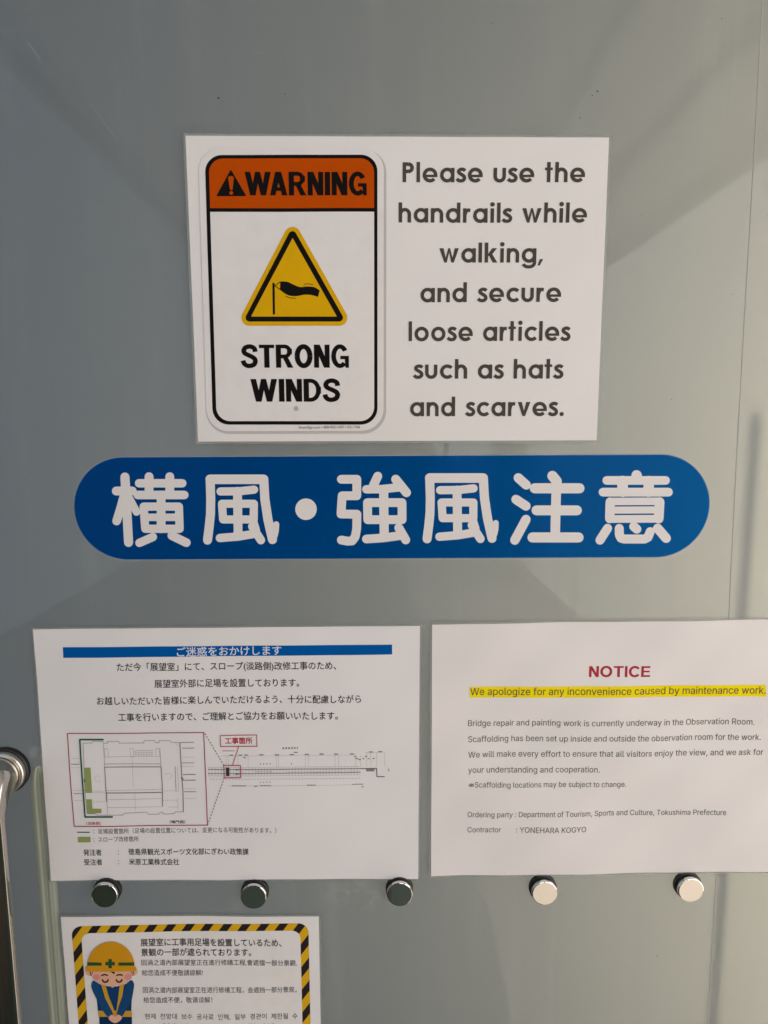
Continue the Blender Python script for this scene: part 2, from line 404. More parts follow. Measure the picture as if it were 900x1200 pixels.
# ------------------------------------------------------------------ lettering
try:
    INTER = bpy.data.fonts.load(os.path.join(bpy.utils.system_resource('DATAFILES'), 'fonts', 'Inter.woff2'))
except Exception:
    INTER = None
def text_mesh(body, font=None, bold=0., res=3):
    cu = bpy.data.curves.new('txt', 'FONT'); cu.body = body; cu.size = 1; cu.resolution_u = res
    if font: cu.font = font
    o = bpy.data.objects.new('txt', cu); C.objects.link(o)
    dg = bpy.context.evaluated_depsgraph_get(); dg.update()
    oe = o.evaluated_get(dg)
    if not font and not bold:
        me = bpy.data.meshes.new_from_object(oe, depsgraph=dg)
        vs_ = [(v.co.x, v.co.y) for v in me.vertices]; fs = [tuple(p.vertices) for p in me.polygons]
        bpy.data.objects.remove(o); bpy.data.curves.remove(cu); bpy.data.meshes.remove(me)
        return vs_, fs
    # contours -> union by winding number, so overlapping strokes merge; 'bold' widens them
    loops = []
    for sp in oe.to_curve(dg, apply_modifiers=False).splines:
        bp = sp.bezier_points; n = len(bp)
        if n < 2: continue
        L = []
        for k in range(n):
            a, b = bp[k], bp[(k+1) % n]
            p0, p1, p2, p3 = a.co, a.handle_right, b.handle_left, b.co
            straight = (p1-p0).cross(p3-p0).length < 1e-6 and (p2-p0).cross(p3-p0).length < 1e-6
            m_ = 1 if straight else res
            for q in range(m_):
                t = q/m_; u = 1-t
                c = p0*u*u*u + p1*3*u*u*t + p2*3*u*t*t + p3*t*t*t
                if not L or abs(L[-1][0]-1000*c.x)+abs(L[-1][1]-1000*c.y) > .5: L.append((1000*c.x, 1000*c.y))
        if len(L) > 2: loops.append(L)
    oe.to_curve_clear(); bpy.data.objects.remove(o); bpy.data.curves.remove(cu)
    V, F, S = [], [], []
    def add(p, s_):
        F.append(list(range(len(V), len(V)+len(p)))); V.extend(Vector(q) for q in p); S.append(s_)
    for L in loops:
        ar = sum(L[i-1][0]*L[i][1]-L[i][0]*L[i-1][1] for i in range(len(L)))
        add(L if ar > 0 else L[::-1], 1 if ar > 0 else -1)
    if bold:
        for L in loops:
            for a, b in zip(L, L[1:]+L[:1]):
                p = capsule(a, b, 2000*bold, 4)
                ar = sum(p[i-1][0]*p[i][1]-p[i][0]*p[i-1][1] for i in range(len(p)))
                add(p if ar > 0 else p[::-1], 1000)
    r = delaunay_2d_cdt(V, [], F, 1, 1e-5, True)
    keep = []
    for f, src in zip(r[2], r[5]):
        w = sum(S[k] for k in src)
        if src and (w >= 500 or w != 0): keep.append(tuple(f))
    return [(p.x/1000, p.y/1000) for p in r[0]], keep
_ref = {}
def ref_height(ch, font, bold):
    k = (ch, font.name if font else '', bold)
    if k not in _ref:
        v, _ = text_mesh(ch, font, bold); _ref[k] = (min(y for x, y in v), max(y for x, y in v))
    return _ref[k]
def write(sheet, name, body, p0, p1, h, m, lift, cjk=False, bold=0., parent=None, res=3, font='auto'):
    """one printed line; p0 / p1 = left and right end of its baseline (cjk: of its middle line), h = cap (cjk: glyph) height, in survey pixels"""
    f = (None if cjk else INTER) if font == 'auto' else font
    v, fs = text_mesh(body, f, bold, res)
    r0, r1 = ref_height('国' if cjk else 'H', f, bold)
    x0 = min(a for a, b in v); x1 = max(a for a, b in v); ymid = (r0+r1)/2 if cjk else 0
    k = h/(r1-r0); out = []
    for a, b in v:
        t = (a-x0)/(x1-x0); bx = p0[0]+(p1[0]-p0[0])*t; by = p0[1]+(p1[1]-p0[1])*t
        s = (b-ymid)*k; dx, dy = bx-VDOWN[0], by-VDOWN[1]; L = math.hypot(dx, dy)
        x, z = sheet.pt(bx+dx/L*s, by+dy/L*s, lift*LIFT)
        out.append((x, sheet.y(x, z, lift*LIFT), z))
    return mesh_world(name, out, fs, m, parent or sheet.root)

# round geometric bold alphabet (x-height = 1), drawn with a pen of width .25
W_ = .24
def arc(cx, cy, rx, ry, a0, a1, n=18):
    return [(cx+rx*math.cos(math.radians(a0+(a1-a0)*i/n)), cy+ry*math.sin(math.radians(a0+(a1-a0)*i/n))) for i in range(n+1)]
def spl(p, n=6):
    out = []
    for i in range(len(p)-1):
        a, b, c, d = p[max(i-1, 0)], p[i], p[i+1], p[min(i+2, len(p)-1)]
        for k in range(n):
            t = k/n
            out.append(tuple(.5*((2*b[j])+(-a[j]+c[j])*t+(2*a[j]-5*b[j]+4*c[j]-d[j])*t*t+(-a[j]+3*b[j]-3*c[j]+d[j])*t**3) for j in (0, 1)))
    return out+[p[-1]]
def stem(x, y0, y1): return [(x+.005, y0), (x+.243, y0), (x+.243, y1), (x+.005, y1)]
def para(x0, x1, y0, x2, x3, y1): return [(x0, y0), (x1, y0), (x3, y1), (x2, y1)]
def bowl(cx=.50, r=.385): 
    o = [(cx+(r+W_/2)*math.cos(2*PI*i/36), .5+(.40+W_/2-.01)*math.sin(2*PI*i/36)) for i in range(36)]
    return line(arc(cx, .5, r, .395, 0, 180, 24), W_), line(arc(cx, .5, r, .395, 180, 360, 24), W_)
AS = 1.395
def glyph(c):
    if c == 'o': return list(bowl(.51)), 1.02
    if c == 'a': return [*bowl(.50, .375), stem(.75, 0, 1)], 1.0
    if c == 'd': return [*bowl(.50, .375), stem(.75, 0, AS)], 1.0
    if c == 'g': return [*bowl(.50, .375), stem(.75, .0, 1), line([(.875, .02)]+arc(.49, -.03, .385, .27, 0, -165, 16), W_*.95)], 1.0
    if c == 'e': return [line(arc(.51, .5, .385, .395, 0, 318, 32), W_), seg_poly((.16, .44), (1.015, .44), .17)], 1.02
    if c == 'c': return [line(arc(.51, .5, .385, .395, 42, 318, 28), W_)], .93
    if c == 's': return [line(spl([(.62, .80), (.50, .885), (.34, .895), (.19, .80), (.20, .66), (.36, .55), (.53, .43), (.58, .28), (.49, .14), (.33, .10), (.18, .13), (.05, .235)]), .235)], .71
    if c == 'u': return [stem(0, .40, 1), line(arc(.43, .42, .305, .315, 180, 360, 18), W_), stem(.61, .40, 1)], .86
    if c == 'n': return [stem(0, 0, 1), line(arc(.43, .56, .305, .335, 180, 0, 18), W_), stem(.61, 0, .58)], .86
    if c == 'h': return [stem(0, 0, AS), line(arc(.43, .56, .305, .335, 180, 0, 18), W_), stem(.61, 0, .58)], .86
    if c == 'r': return [stem(0, 0, 1), line(spl([(.14, .55), (.20, .76), (.33, .87), (.50, .86)]), .24)], .52
    if c == 'i': return [stem(.02, 0, 1), [(.145+.155*math.cos(2*PI*i/18), 1.275+.155*math.sin(2*PI*i/18)) for i in range(18)]], .29
    if c == 'l': return [stem(0, 0, AS)], .25
    if c == 't': return [stem(.13, 0, AS), seg_poly((0, .92), (.52, .92), .18)], .52
    if c == 'w': return [para(0, .28, 1, .34, .50, 0), para(.34, .50, 0, .60, .72, 1), para(.60, .72, 1, .82, .98, 0), para(.82, .98, 0, 1.04, 1.32, 1)], 1.32
    if c == 'v': return [para(0, .28, 1, .35, .53, 0), para(.35, .53, 0, .60, .88, 1)], .88
    if c == 'k': return [stem(0, 0, AS), para(.14, .42, .46, .52, .84, 1), para(.24, .50, .62, .56, .88, 0)], .88
    if c == 'P': return [stem(0, 0, 1.37), seg_poly((.1, 1.245), (.40, 1.245), .25), seg_poly((.1, .745), (.40, .745), .25), line(arc(.40, .995, .25, .25, -90, 90, 14), .25)], .78
    if c == ',': return [[(.14, .24), (.36, .24), (.14, -.20), (0, -.20)]], .36
    if c == '.': return [[(.15+.15*math.cos(2*PI*i/18), .14+.15*math.sin(2*PI*i/18)) for i in range(18)]], .30
def gothic(c):
    """bold condensed capitals, height 1"""
    if c == 'I': return [para(0, .215, 0, 0, .215, 1)], .215
    if c == 'T': return [para(.20, .415, 0, .20, .415, .9), para(0, .615, .85, 0, .615, 1)], .615
    if c == 'N': return [para(0, .20, 0, 0, .20, 1), para(.43, .63, 0, .43, .63, 1), para(.40, .63, 0, 0, .235, 1)], .63
    if c == 'W': return [para(.20, .42, 0, 0, .225, 1), para(.22, .42, 0, .42, .62, 1), para(.63, .83, 0, .42, .62, 1), para(.63, .84, 0, .82, 1.05, 1)], 1.05
    if c == 'A': return [para(0, .215, 0, .23, .46, 1), para(.485, .70, 0, .24, .47, 1), para(.14, .56, .19, .16, .54, .345)], .70
    if c == 'R': return [para(0, .21, 0, 0, .21, 1), line([(.1, .922), (.34, .922)]+arc(.36, .705, .195, .217, 90, -90, 14)+[(.34, .488), (.1, .488)], .165), para(.47, .70, 0, .25, .46, .50), seg_poly((.555, .58), (.555, .83), .20)], .70
    if c == 'O': return [line(arc(.36, .5, .258, .415, 0, 180, 20), .21), line(arc(.36, .5, .258, .415, 180, 360, 20), .21)], .72
    if c == 'G': return [line(arc(.355, .5, .255, .42, 34, 315, 30), .19), para(.37, .715, .37, .37, .715, .515), para(.575, .715, 0, .535, .715, .515)], .715
    if c == 'D': return [para(0, .21, 0, 0, .21, 1), line([(.1, .918), (.26, .918)]+arc(.28, .5, .30, .418, 84, -84, 20)+[(.26, .082), (.1, .082)], .175), seg_poly((.585, .35), (.585, .65), .195)], .69
    if c == 'S': return [line(spl([(.585, .69), (.555, .83), (.45, .905), (.33, .92), (.19, .87), (.125, .75), (.155, .64), (.26, .57), (.42, .49), (.545, .40), (.58, .28), (.52, .14), (.36, .08), (.22, .10), (.12, .19), (.085, .315)]), .195)], .68
def grotesque(c):
    """wide bold capitals, height 1"""
    if c == 'N': return [para(0, .20, 0, 0, .20, 1), para(.58, .78, 0, .58, .78, 1), para(.55, .78, 0, 0, .23, 1)], .78
    if c == 'O': return [line(arc(.48, .5, .375, .42, 0, 180, 24), .20), line(arc(.48, .5, .375, .42, 180, 360, 24), .20)], .96
    if c == 'T': return [para(.29, .49, 0, .29, .49, .9), para(0, .78, .84, 0, .78, 1)], .78
    if c == 'I': return [para(0, .20, 0, 0, .20, 1)], .20
    if c == 'C': return [line(arc(.48, .5, .375, .42, 38, 322, 34), .20)], .88
    if c == 'E': return [para(0, .20, 0, 0, .20, 1), para(0, .72, 0, 0, .72, .165), para(0, .67, .42, 0, .67, .58), para(0, .71, .835, 0, .71, 1)], .72
def write_round(sheet, name, body, p0, p1, xh, m, lift, parent=None, glyph=glyph):
    x = 0; polys = []
    for i, ch in enumerate(body):
        if ch == ' ': x += .56; continue
        g, w = glyph(ch)
        polys += [[(x+a, b) for a, b in p] for p in g]
        if glyph is gothic and body[i:i+2] == 'WA': x -= .11
        x += w + (.062 if glyph is gothic else .11 if glyph is grotesque else .10 if ch in 'sc' or (i+1 < len(body) and body[i+1] in 'st.,') else .17)
    tot = max(a for p in polys for a, b in p)
    out = []
    for p in polys:
        q = []
        for a, b in p:
            t = a/tot; bx = p0[0]+(p1[0]-p0[0])*t; by = p0[1]+(p1[1]-p0[1])*t
            dx, dy = bx-VDOWN[0], by-VDOWN[1]; L = math.hypot(dx, dy)
            q.append((bx+dx/L*b*xh, by+dy/L*b*xh))
        out.append(q)
    return put(sheet, name, out, m, lift, parent)

# ------------------------------------------------------------------ the setting behind the camera and behind the glass
def struct(name, lo, hi, m, label=None):
    return tag(box(name, lo, hi, m), label, kind='structure')
struct('floor', (-1.6, -7.2, -.1), (2.2, 2.6, 0), M['dark_floor'])
struct('path', (.33, -7.1, .0), (1.40, -.02, .006), M['cream_floor'])
struct('ceiling', (-1.0, -7.1, 2.48), (1.50, .0, 2.58), M['ceiling'])
struct('wall', (-1.05, -7.1, 0), (-.95, 0, 2.48), M['wall_paint'])
tag(box('reflection_board', (-.95, -7.1, 0), (-.938, -.05, .93), M['added_brown_board']), 'unseen dark brown board added on the left wall to darken reflections in the steel', 'wall')  # added out of view so handle and bolts reflect dark brown
tag(box('parapet', (1.41, -7.1, 0), (1.50, 0, .12), M['cream_floor']), 'low cream kerb along the right side of the passage', 'wall')
for i, w in enumerate(('nearer to', 'farther from')):
    tag(box('window_post', (1.35, -3.8-1.2*i, .12), (1.365, -3.775-1.2*i, 2.48), M['white_frame']), 'white post between the right hand passage windows, '+w+' the glass door', 'post', group='posts between the passage windows')
for x, w in ((.62, 'middle'), (.98, 'right hand')):
    tag(box('ceiling_beam', (x-.012, -7, 2.44), (x+.012, 0, 2.48), M['beam']), 'long thin conduit under the passage ceiling, '+w+' one', 'beam', group='conduits running along the passage ceiling')
tag(box('ceiling_beam', (-.92, -7, 2.42), (-.84, 0, 2.48), M['white_frame']), 'pale duct along the left edge of the passage ceiling', 'beam')
tag(box('end_wall', (-1.0, -7.2, 0), (1.45, -7.1, 2.48), M['wall_paint']), 'wall at the far end of the passage', 'wall')
for x, w in ((-.62, 'leftmost'), (-.30, 'second from the left'), (.20, 'second from the right'), (.62, 'rightmost')):
    tag(box('mullion', (x-.025, -5.2, 0), (x+.025, -5.16, 2.48), M['beam']), 'slim upright of the partition down the passage, '+w, 'post')
# room on the far side
tag(box('room_wall', (-1.6, 2.5, 0), (2.2, 2.6, 3), M['beam']), 'wall of the room beyond the milky glass', 'wall')
pa = wall_pt(869, 860)
tag(box('frame_post', (pa.x-.0019, .0105, .6), (pa.x+.0019, .0120, 1.46), M['dark_post'], bevel=.0004), 'dark upright seen as a blurred vertical band through the milky glass at right', 'post')

# ------------------------------------------------------------------ glass door, bolts, pull handle
door = empty('glass_door', (0, 0, 0), 'milky grey green glass door carrying the notices, with a row of round steel bolts', 'door')
bm = bmesh.new(); bm_box(bm, (-1.25, 0, .02), (1.85, .006, 2.735)); bm_obj('pane', bm, M['glass'], door)
a, b = wall_pt(893.5, -20), wall_pt(828, 1230)
d = Vector((b.x-a.x, 0, b.z-a.z)).normalized(); n = Vector((-d.z, 0, d.x))*.00032
SEAM = mat('sealant', (.42, .42, .38), .4)
mid = [a.lerp(b, t)+Vector((.0006*math.sin(t*9+1), 0, 0)) for t in [i/24 for i in range(25)]]
V = []; F = []
for p in mid: V += [(p.x-n.x, -.0005, p.z-n.z), (p.x+n.x, -.0005, p.z+n.z), (p.x-n.x, 0, p.z-n.z), (p.x+n.x, 0, p.z+n.z)]
for i in range(24):
    k = 4*i; F += [(k, k+1, k+5, k+4), (k, k+4, k+6, k+2), (k+1, k+3, k+7, k+5)]
mesh_world('seam', V, F, SEAM, door)

V, F = [], []
rs = random.Random(8)
spots = [(256, 115, 1.3), (334, 110, .8), (418, 95, .6), (680, 138, 1.0), (700, 107, 1.2), (694, 112, .9), (846, 22, .7), (577, 28, .6), (120, 235, .7), (62, 455, .6), (858, 345, .9), (787, 468, .8), (560, 1110, .7), (640, 1170, .6), (470, 1150, .7), (770, 1120, .8), (30, 560, .6)]
spots += [(rs.uniform(0, 900), rs.uniform(0, 1200), rs.uniform(.3, .55)) for _ in range(60)]
for x, y, r in spots:
    c = wall_pt(x, y); k = len(V); n = 7; ax = rs.uniform(.7, 1.5)
    V.append((c.x, -.00012, c.z))
    for i in range(n):
        a = 2*PI*i/n; q = r*.00048*rs.uniform(.7, 1.2); V.append((c.x+q*ax*math.cos(a), -.00003, c.z+q*math.sin(a)))
    F += [(k, k+1+i, k+1+(i+1) % n) for i in range(n)]
tag(mesh_world('dirt_specks', V, F, mat('dried_dirt', (.07, .065, .05), .8), door), kind='stuff')
V, F = [], []
for x, y, a, L in ((40, 60, 1.0, 30), (120, 140, .95, 60), (660, 150, -1.1, 26), (706, 60, -.9, 18), (820, 250, -.6, 40), (14, 1158, .45, 9), (880, 690, 1.4, 14), (590, 1120, 1.35, 40), (300, 60, .2, 22), (560, 690, 1.2, 18), (150, 330, .6, 20), (790, 120, -.85, 36)):
    q = line([(x+t*L*math.cos(a)-L/2*math.cos(a), y+t*L*math.sin(a)-L/2*math.sin(a)+rs.uniform(-.6, .6)) for t in (0, .25, .5, .75, 1)], .35)
    k = len(V); m_ = len(q)//2
    V += [tuple(wall_pt(px, py, -.00005)) for px, py in q]
    F += [(k+i, k+i+1, k+2*m_-2-i, k+2*m_-1-i) for i in range(m_-1)]
tag(mesh_world('hairline_scratches', V, F, mat('scratched_glass', (.42, .43, .42), .6), door), kind='stuff')

def bolt_meshes():
    bm = bmesh.new(); bm_lathe(bm, [(0, -.0), (.0112, 0), (.0112, .0030), (.0104, .0034), (.0100, .0034), (.0100, .0058), (0, .0058)], 56)
    me1 = bpy.data.meshes.new('washer'); bm.to_mesh(me1); bm.free(); me1.materials.append(M['rubber'])
    bm = bmesh.new(); bm_lathe(bm, [(0, .0055), (.0102, .0055), (.0104, .0060), (.0104, .0078), (.0101, .0082), (.0096, .00835), (0, .00835)], 64)
    me2 = bpy.data.meshes.new('cap'); bm.to_mesh(me2); bm.free(); me2.materials.append(M['mirror'])
    for me in (me1, me2):
        for p in me.polygons: p.use_smooth = True
        me.set_sharp_from_angle(angle=.12)
    return me1, me2
wm, cm = bolt_meshes()
for (bx, by) in ((122, 1050), (297, 1051.5), (468.5, 1048.5), (638.5, 1047), (810, 1043.5)):
    p = wall_pt(bx, by, -.0083)
    q = Vector((p.x, 0, p.z))
    r = empty('bolt', q, parent=door)
    link_mesh('washer', wm, None, r); c = link_mesh('cap', cm, None, r)
    c.rotation_euler = (random.uniform(-.006, .006), 0, random.uniform(-.006, .006))

# ribbed strip added on the glass to stand for the handle's reflection
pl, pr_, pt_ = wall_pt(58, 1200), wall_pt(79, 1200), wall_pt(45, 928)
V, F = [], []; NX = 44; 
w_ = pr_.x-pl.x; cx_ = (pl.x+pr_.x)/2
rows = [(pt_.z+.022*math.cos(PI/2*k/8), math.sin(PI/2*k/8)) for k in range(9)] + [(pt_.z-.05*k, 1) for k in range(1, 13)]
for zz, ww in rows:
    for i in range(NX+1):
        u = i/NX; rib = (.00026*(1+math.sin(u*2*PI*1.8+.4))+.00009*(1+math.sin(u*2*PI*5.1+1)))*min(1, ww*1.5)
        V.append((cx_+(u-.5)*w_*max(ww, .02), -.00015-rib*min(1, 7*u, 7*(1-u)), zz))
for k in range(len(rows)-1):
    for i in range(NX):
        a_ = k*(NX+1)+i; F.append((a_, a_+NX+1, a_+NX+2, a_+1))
mesh_world('handle_reflection_strip', V, F, mat('handle_reflection_tint', (.50, .54, .44), .30, metal=.35, var=.18, scale=24, stretch=(1, 1, .04)), door, smooth=True)

HS, HR = .033, .0142
hx = wall_pt(8.5, 901, -.0)
hc = Vector((hx.x, 0, hx.z))
handle = empty('pull_handle', hc, parent=door)
bm = bmesh.new(); bm_lathe(bm, [(0, 0), (.0184, 0), (.0184, .0036), (.0176, .0044), (0, .0044)], 64); bm_obj('gasket', bm, M['rubber'], handle, True, .5)
bm = bmesh.new(); bm_lathe(bm, [(0, .0042), (.0166, .0042), (.0170, .0048), (.0170, .0080), (.0164, .0088), (.0152, .0092), (.0147, .0092), (.0146, .0084), (0, .0084)], 72)
bm_obj('flange', bm, M['satin'], handle, True, .5)
pts = [(0, -.004, 0), (0, -.008, 0), (0, -(HS-.022), 0)] + [(0, -(HS-.022) - .022*math.sin(t), -.022 + .022*math.cos(t)) for t in [PI/2*i/10 for i in range(1, 11)]] + [(0, -HS, -.06), (0, -HS, -.2), (0, -HS, -.378)] + \
      [(0, -(HS-.022) - .022*math.cos(t), -.378 - .022*math.sin(t)) for t in [PI/2*i/10 for i in range(1, 11)]] + [(0, -.008, -.4), (0, -.004, -.4)]
bm = bmesh.new(); bm_tube(bm, pts, HR, 96, square=lambda i: 2 if i < 3 or i > len(pts)-4 else min(7, 2+.7*min(i-2, len(pts)-3-i)), flat=lambda i: max(.22, 1-.085*max(0, min(i-3, len(pts)-4-i)))); bm_obj('bar', bm, M['steel'], handle, True, .7)
bm = bmesh.new(); bm_lathe(bm, [(0, .0), (.017, .0), (.017, .006), (.016, .0075), (0, .0075)], 64); o = bm_obj('flange', bm, M['steel'], handle, True, .5); o.location = (0, 0, -.4)

# ------------------------------------------------------------------ blue banner
ban_root = empty('vinyl_banner', wall_pt(459, 595), 'long blue rounded vinyl sticker with six large white Japanese characters', 'sticker')
ban = Sheet(ban_root, .0003)
def stadium(grow=0.):
    TL, BL, TR, BR = [Vector(ban.pt(*p))*1000 for p in ((148, 536), (148, 655.6), (771, 532.8), (771, 652.8))]
    cl, cr = (TL+BL)/2, (TR+BR)/2; rl = (TL-BL).length/2+grow; rr = (TR-BR).length/2+grow
    a = math.atan2((cr-cl).y, (cr-cl).x)
    return [(cr.x+rr*math.cos(a-PI/2+PI*i/40), cr.y+rr*math.sin(a-PI/2+PI*i/40)) for i in range(41)] + \
           [(cl.x+rl*math.cos(a+PI/2+PI*i/40), cl.y+rl*math.sin(a+PI/2+PI*i/40)) for i in range(41)]
put(ban, 'clear_edge', [stadium(.75)], M['edge_film'], 0, mm=True)
put(ban, 'blue_film', [stadium(0)], M['blue_film'], 2, mm=True)
def kanji(strokes, ox, oy, name='character', s=7.5):
    P = []
    for pts, w in strokes: P += [[(ox+x/s, oy+y/s) for x, y in c] for c in caps(pts, w)]
    return put(ban, name, P, M['vinyl_white'], 4)
Kyoko = [([(198, 105), (230, 680)], 80), ([(122, 228), (262, 228)], 78), ([(192, 262), (160, 380), (125, 492)], 76), ([(235, 290), (300, 412)], 68),
 ([(322, 160), (702, 160)], 74), ([(410, 102), (410, 230)], 78), ([(592, 102), (592, 230)], 78), ([(310, 263), (720, 263)], 75), ([(516, 262), (516, 560)], 77),
 ([(362, 365), (672, 365), (679, 560), (377, 560), (362, 365)], 72), ([(365, 459), (675, 459)], 66), ([(444, 632), (325, 684)], 73), ([(610, 620), (738, 682)], 76)]
Kaze = [([(122, 125), (592, 125)], 84), ([(122, 125), (127, 300), (125, 430), (114, 540), (99, 660)], 79), ([(593, 125), (603, 300), (630, 480), (670, 655)], 80), ([(668, 650), (690, 620), (700, 575), (703, 520)], 52),
 ([(213, 232), (380, 230), (508, 216)], 72), ([(362, 230), (368, 620)], 78), ([(226, 340), (506, 340), (505, 478), (236, 478), (226, 340)], 71), ([(207, 641), (370, 628), (500, 606), (520, 600)], 73), ([(492, 540), (568, 660)], 74), ([(505, 490), (530, 570)], 60)]
Kyou = [([(150, 125), (286, 125), (286, 270), (157, 270), (147, 430), (287, 432), (285, 560), (272, 630), (245, 667), (205, 669), (150, 659)], 77), ([(470, 98), (425, 195)], 78), ([(370, 213), (500, 212), (600, 202), (660, 196)], 74), ([(628, 125), (722, 242)], 80),
 ([(522, 213), (527, 630)], 80), ([(380, 330), (683, 330), (684, 480), (382, 480), (380, 330)], 77), ([(370, 650), (520, 640), (650, 622), (690, 612)], 76), ([(655, 552), (716, 658)], 78)]
Chu = [([(130, 112), (200, 175)], 82), ([(110, 302), (198, 360)], 82), ([(198, 478), (100, 660)], 82), ([(430, 95), (468, 142)], 90), ([(275, 204), (668, 204)], 89), ([(466, 142), (454, 635)], 84), ([(290, 398), (646, 398)], 87), ([(255, 636), (660, 636)], 89)]
Imi = [([(420, 90), (420, 125)], 92), ([(158, 135), (675, 135)], 76), ([(296, 140), (298, 235)], 94), ([(528, 140), (525, 235)], 92), ([(125, 238), (700, 238)], 77),
 ([(188, 325), (184, 470)], 82), ([(622, 325), (614, 470)], 86), ([(190, 320), (620, 318)], 66), ([(186, 396), (618, 394)], 62), ([(188, 474), (615, 472)], 68),
 ([(165, 556), (98, 660)], 79), ([(268, 557), (268, 610), (283, 642), (310, 650), (490, 650), (520, 635), (540, 585)], 79), ([(395, 540), (422, 563)], 80), ([(605, 556), (680, 643)], 83)]
kanji(Kyoko, 120, 545); kanji(Kaze, 230, 545); kanji(Kyou, 380, 545); kanji(Kaze, 487.3, 543.5); kanji(Chu, 590, 545); kanji(Imi, 690, 545)
put(ban, 'middle_dot', [circle_px(358.6, 596.7, 12.6, 40)], M['vinyl_white'], 4)

# ------------------------------------------------------------------ warning notice (top)
def wave_fn(seed, amp, lx, lz):
    r = random.Random(seed); ph = [r.uniform(0, 6.28) for _ in range(4)]
    def w(x, z): return amp*(.5+.5*math.sin(x*2*PI/lx+z*2*PI/(lz*2.2)+ph[0])*math.cos(z*2*PI/lz+ph[1])) + amp*.3*(1+math.sin((x-z)*2*PI/(lx*.43)+ph[2]))/2
    return w
def notice(name, quad, label, seed, gap, amp, margin, pm, loc_px, lam=True):
    root = empty(name, wall_pt(*loc_px), label, 'notice', group=None)
    s = Sheet(root, gap, wave_fn(seed, amp, .16, .19))
    if lam: slab(s, 'laminate', quad, M['clear_film'], .00012, lift=-3, grow=margin)
    slab(s, 'paper', quad, pm, .0002, lift=0)
    return s
top = notice('warning_notice', [(217.5, 159.3), (713.5, 161.5), (699, 516), (232.2, 517.5)], 'laminated wind warning with orange header beside text about handrails, above the blue sticker', 11, .0042, .0006, .0016, M['paper'], (466, 517))
def rrect(c, r, n=9):
    """rounded quadrilateral, corners clockwise from top left in pixels"""
    out = []; m = len(c)
    for i in range(m):
        p = Vector(c[i]); a = (Vector(c[i-1])-p).normalized(); b = (Vector(c[(i+1) % m])-p).normalized()
        half = a.angle(b)/2; dist = r/math.tan(half); o = p+(a+b).normalized()*(r/math.sin(half))
        s = p+a*dist-o; t = p+b*dist-o; a0 = math.atan2(s.y, s.x); a1 = math.atan2(t.y, t.x)
        da = (a1-a0+PI) % (2*PI)-PI
        out += [(o.x+r*math.cos(a0+da*k/n), o.y+r*math.sin(a0+da*k/n)) for k in range(n+1)]
    return out
def grow(c, g):
    ctr = sum((Vector(p) for p in c), Vector((0, 0)))/4
    return [(p[0]+math.copysign(g, p[0]-ctr.x), p[1]+math.copysign(g, p[1]-ctr.y)) for p in c]
plate = [(232.6, 174), (449.4, 174.2), (449.2, 504.4), (243.2, 505)]
sh = [(233.5, 175.5), (451.8, 176), (451.6, 507.2), (244, 507.6)]
put(top, 'plate_shadow_print', [rrect(grow(sh, .3), 28)], M['plate_edge'], 1)
put(top, 'plate_shadow_print', [rrect(grow(sh, -.9), 27)], M['plate_shade'], 1.7)
put(top, 'plate_outline', [rrect(grow(plate, .3), 27)], M['plate_edge'], 2.4)
put(top, 'plate', [rrect(grow(plate, -.4), 26.4)], M['plate_white'], 3.2)
border = [(240, 181.8), (442.3, 181.6), (442.4, 497.6), (249.6, 497.6)]
put(top, 'border_print', [rrect(border, 19.5)], M['black'], 4)
inner = [(244.5, 185.8), (438.4, 185.8), (438.5, 493.5), (254, 493.5)]
def lerp_x(l, y): 
    (x0, y0), (x1, y1) = l; return x0+(x1-x0)*(y-y0)/(y1-y0)
L_ = (inner[0], inner[3]); R_ = (inner[1], inner[2])
hdr = rrect(inner, 16.5)
def half(poly, y, below):
    out = []
    for i, p in enumerate(poly):
        q = poly[(i+1) % len(poly)]
        if (p[1] > y) == below: out.append(p)
        if (p[1] > y) != (q[1] > y):
            t = (y-p[1])/(q[1]-p[1]); out.append((p[0]+(q[0]-p[0])*t, y))
    return out
put(top, 'header_print', [half(hdr, 244.1, False)], M['orange'], 5)
put(top, 'field_print', [half(hdr, 248.4, True)], M['plate_white'], 5)
put(top, 'alert_symbol', [rrect([(270.6, 198.6), (288.8, 229.9), (253.4, 229.9)], .8, 3)], M['black'], 6)
put(top, 'exclamation_mark', [[(267.2, 208.4), (268.2, 206.9), (270.7, 206.2), (273.2, 206.9), (274.1, 208.4), (272.5, 222.3), (271.1, 223.2), (269.7, 222.3)], circle_px(271.1, 226.2, 2.2, 16)], M['orange'], 7)
write_round(top, 'heading', 'WARNING', (287.5, 228.9), (429.8, 229.3), 27.4, M['black'], 6, glyph=gothic)
def hull3(cs, r, n=10):
    out = []
    for i, (cx, cy) in enumerate(cs):
        pv, nx_ = cs[i-1], cs[(i+1) % 3]
        a0 = math.atan2(cy-pv[1], cx-pv[0])-PI/2; a1 = math.atan2(nx_[1]-cy, nx_[0]-cx)-PI/2
        da = (a1-a0) % (2*PI)
        out += [(cx+r*math.cos(a0+da*k/n), cy+r*math.sin(a0+da*k/n)) for k in range(n+1)]
    return out
tri = [(342.8, 275.6), (397.4, 372.3), (292.7, 372.3)]
put(top, 'triangle_print', [hull3(tri, 9.6)], M['yellow'], 6)
put(top, 'triangle_border', [hull3(tri, 4.6)], M['black'], 7)
put(top, 'triangle_field', [[(342.9, 279), (394.8, 371.1), (294.4, 371.1)]], M['yellow'], 8)
z6 = lambda pts: [(270+x/6, 255+y/6) for x, y in pts]
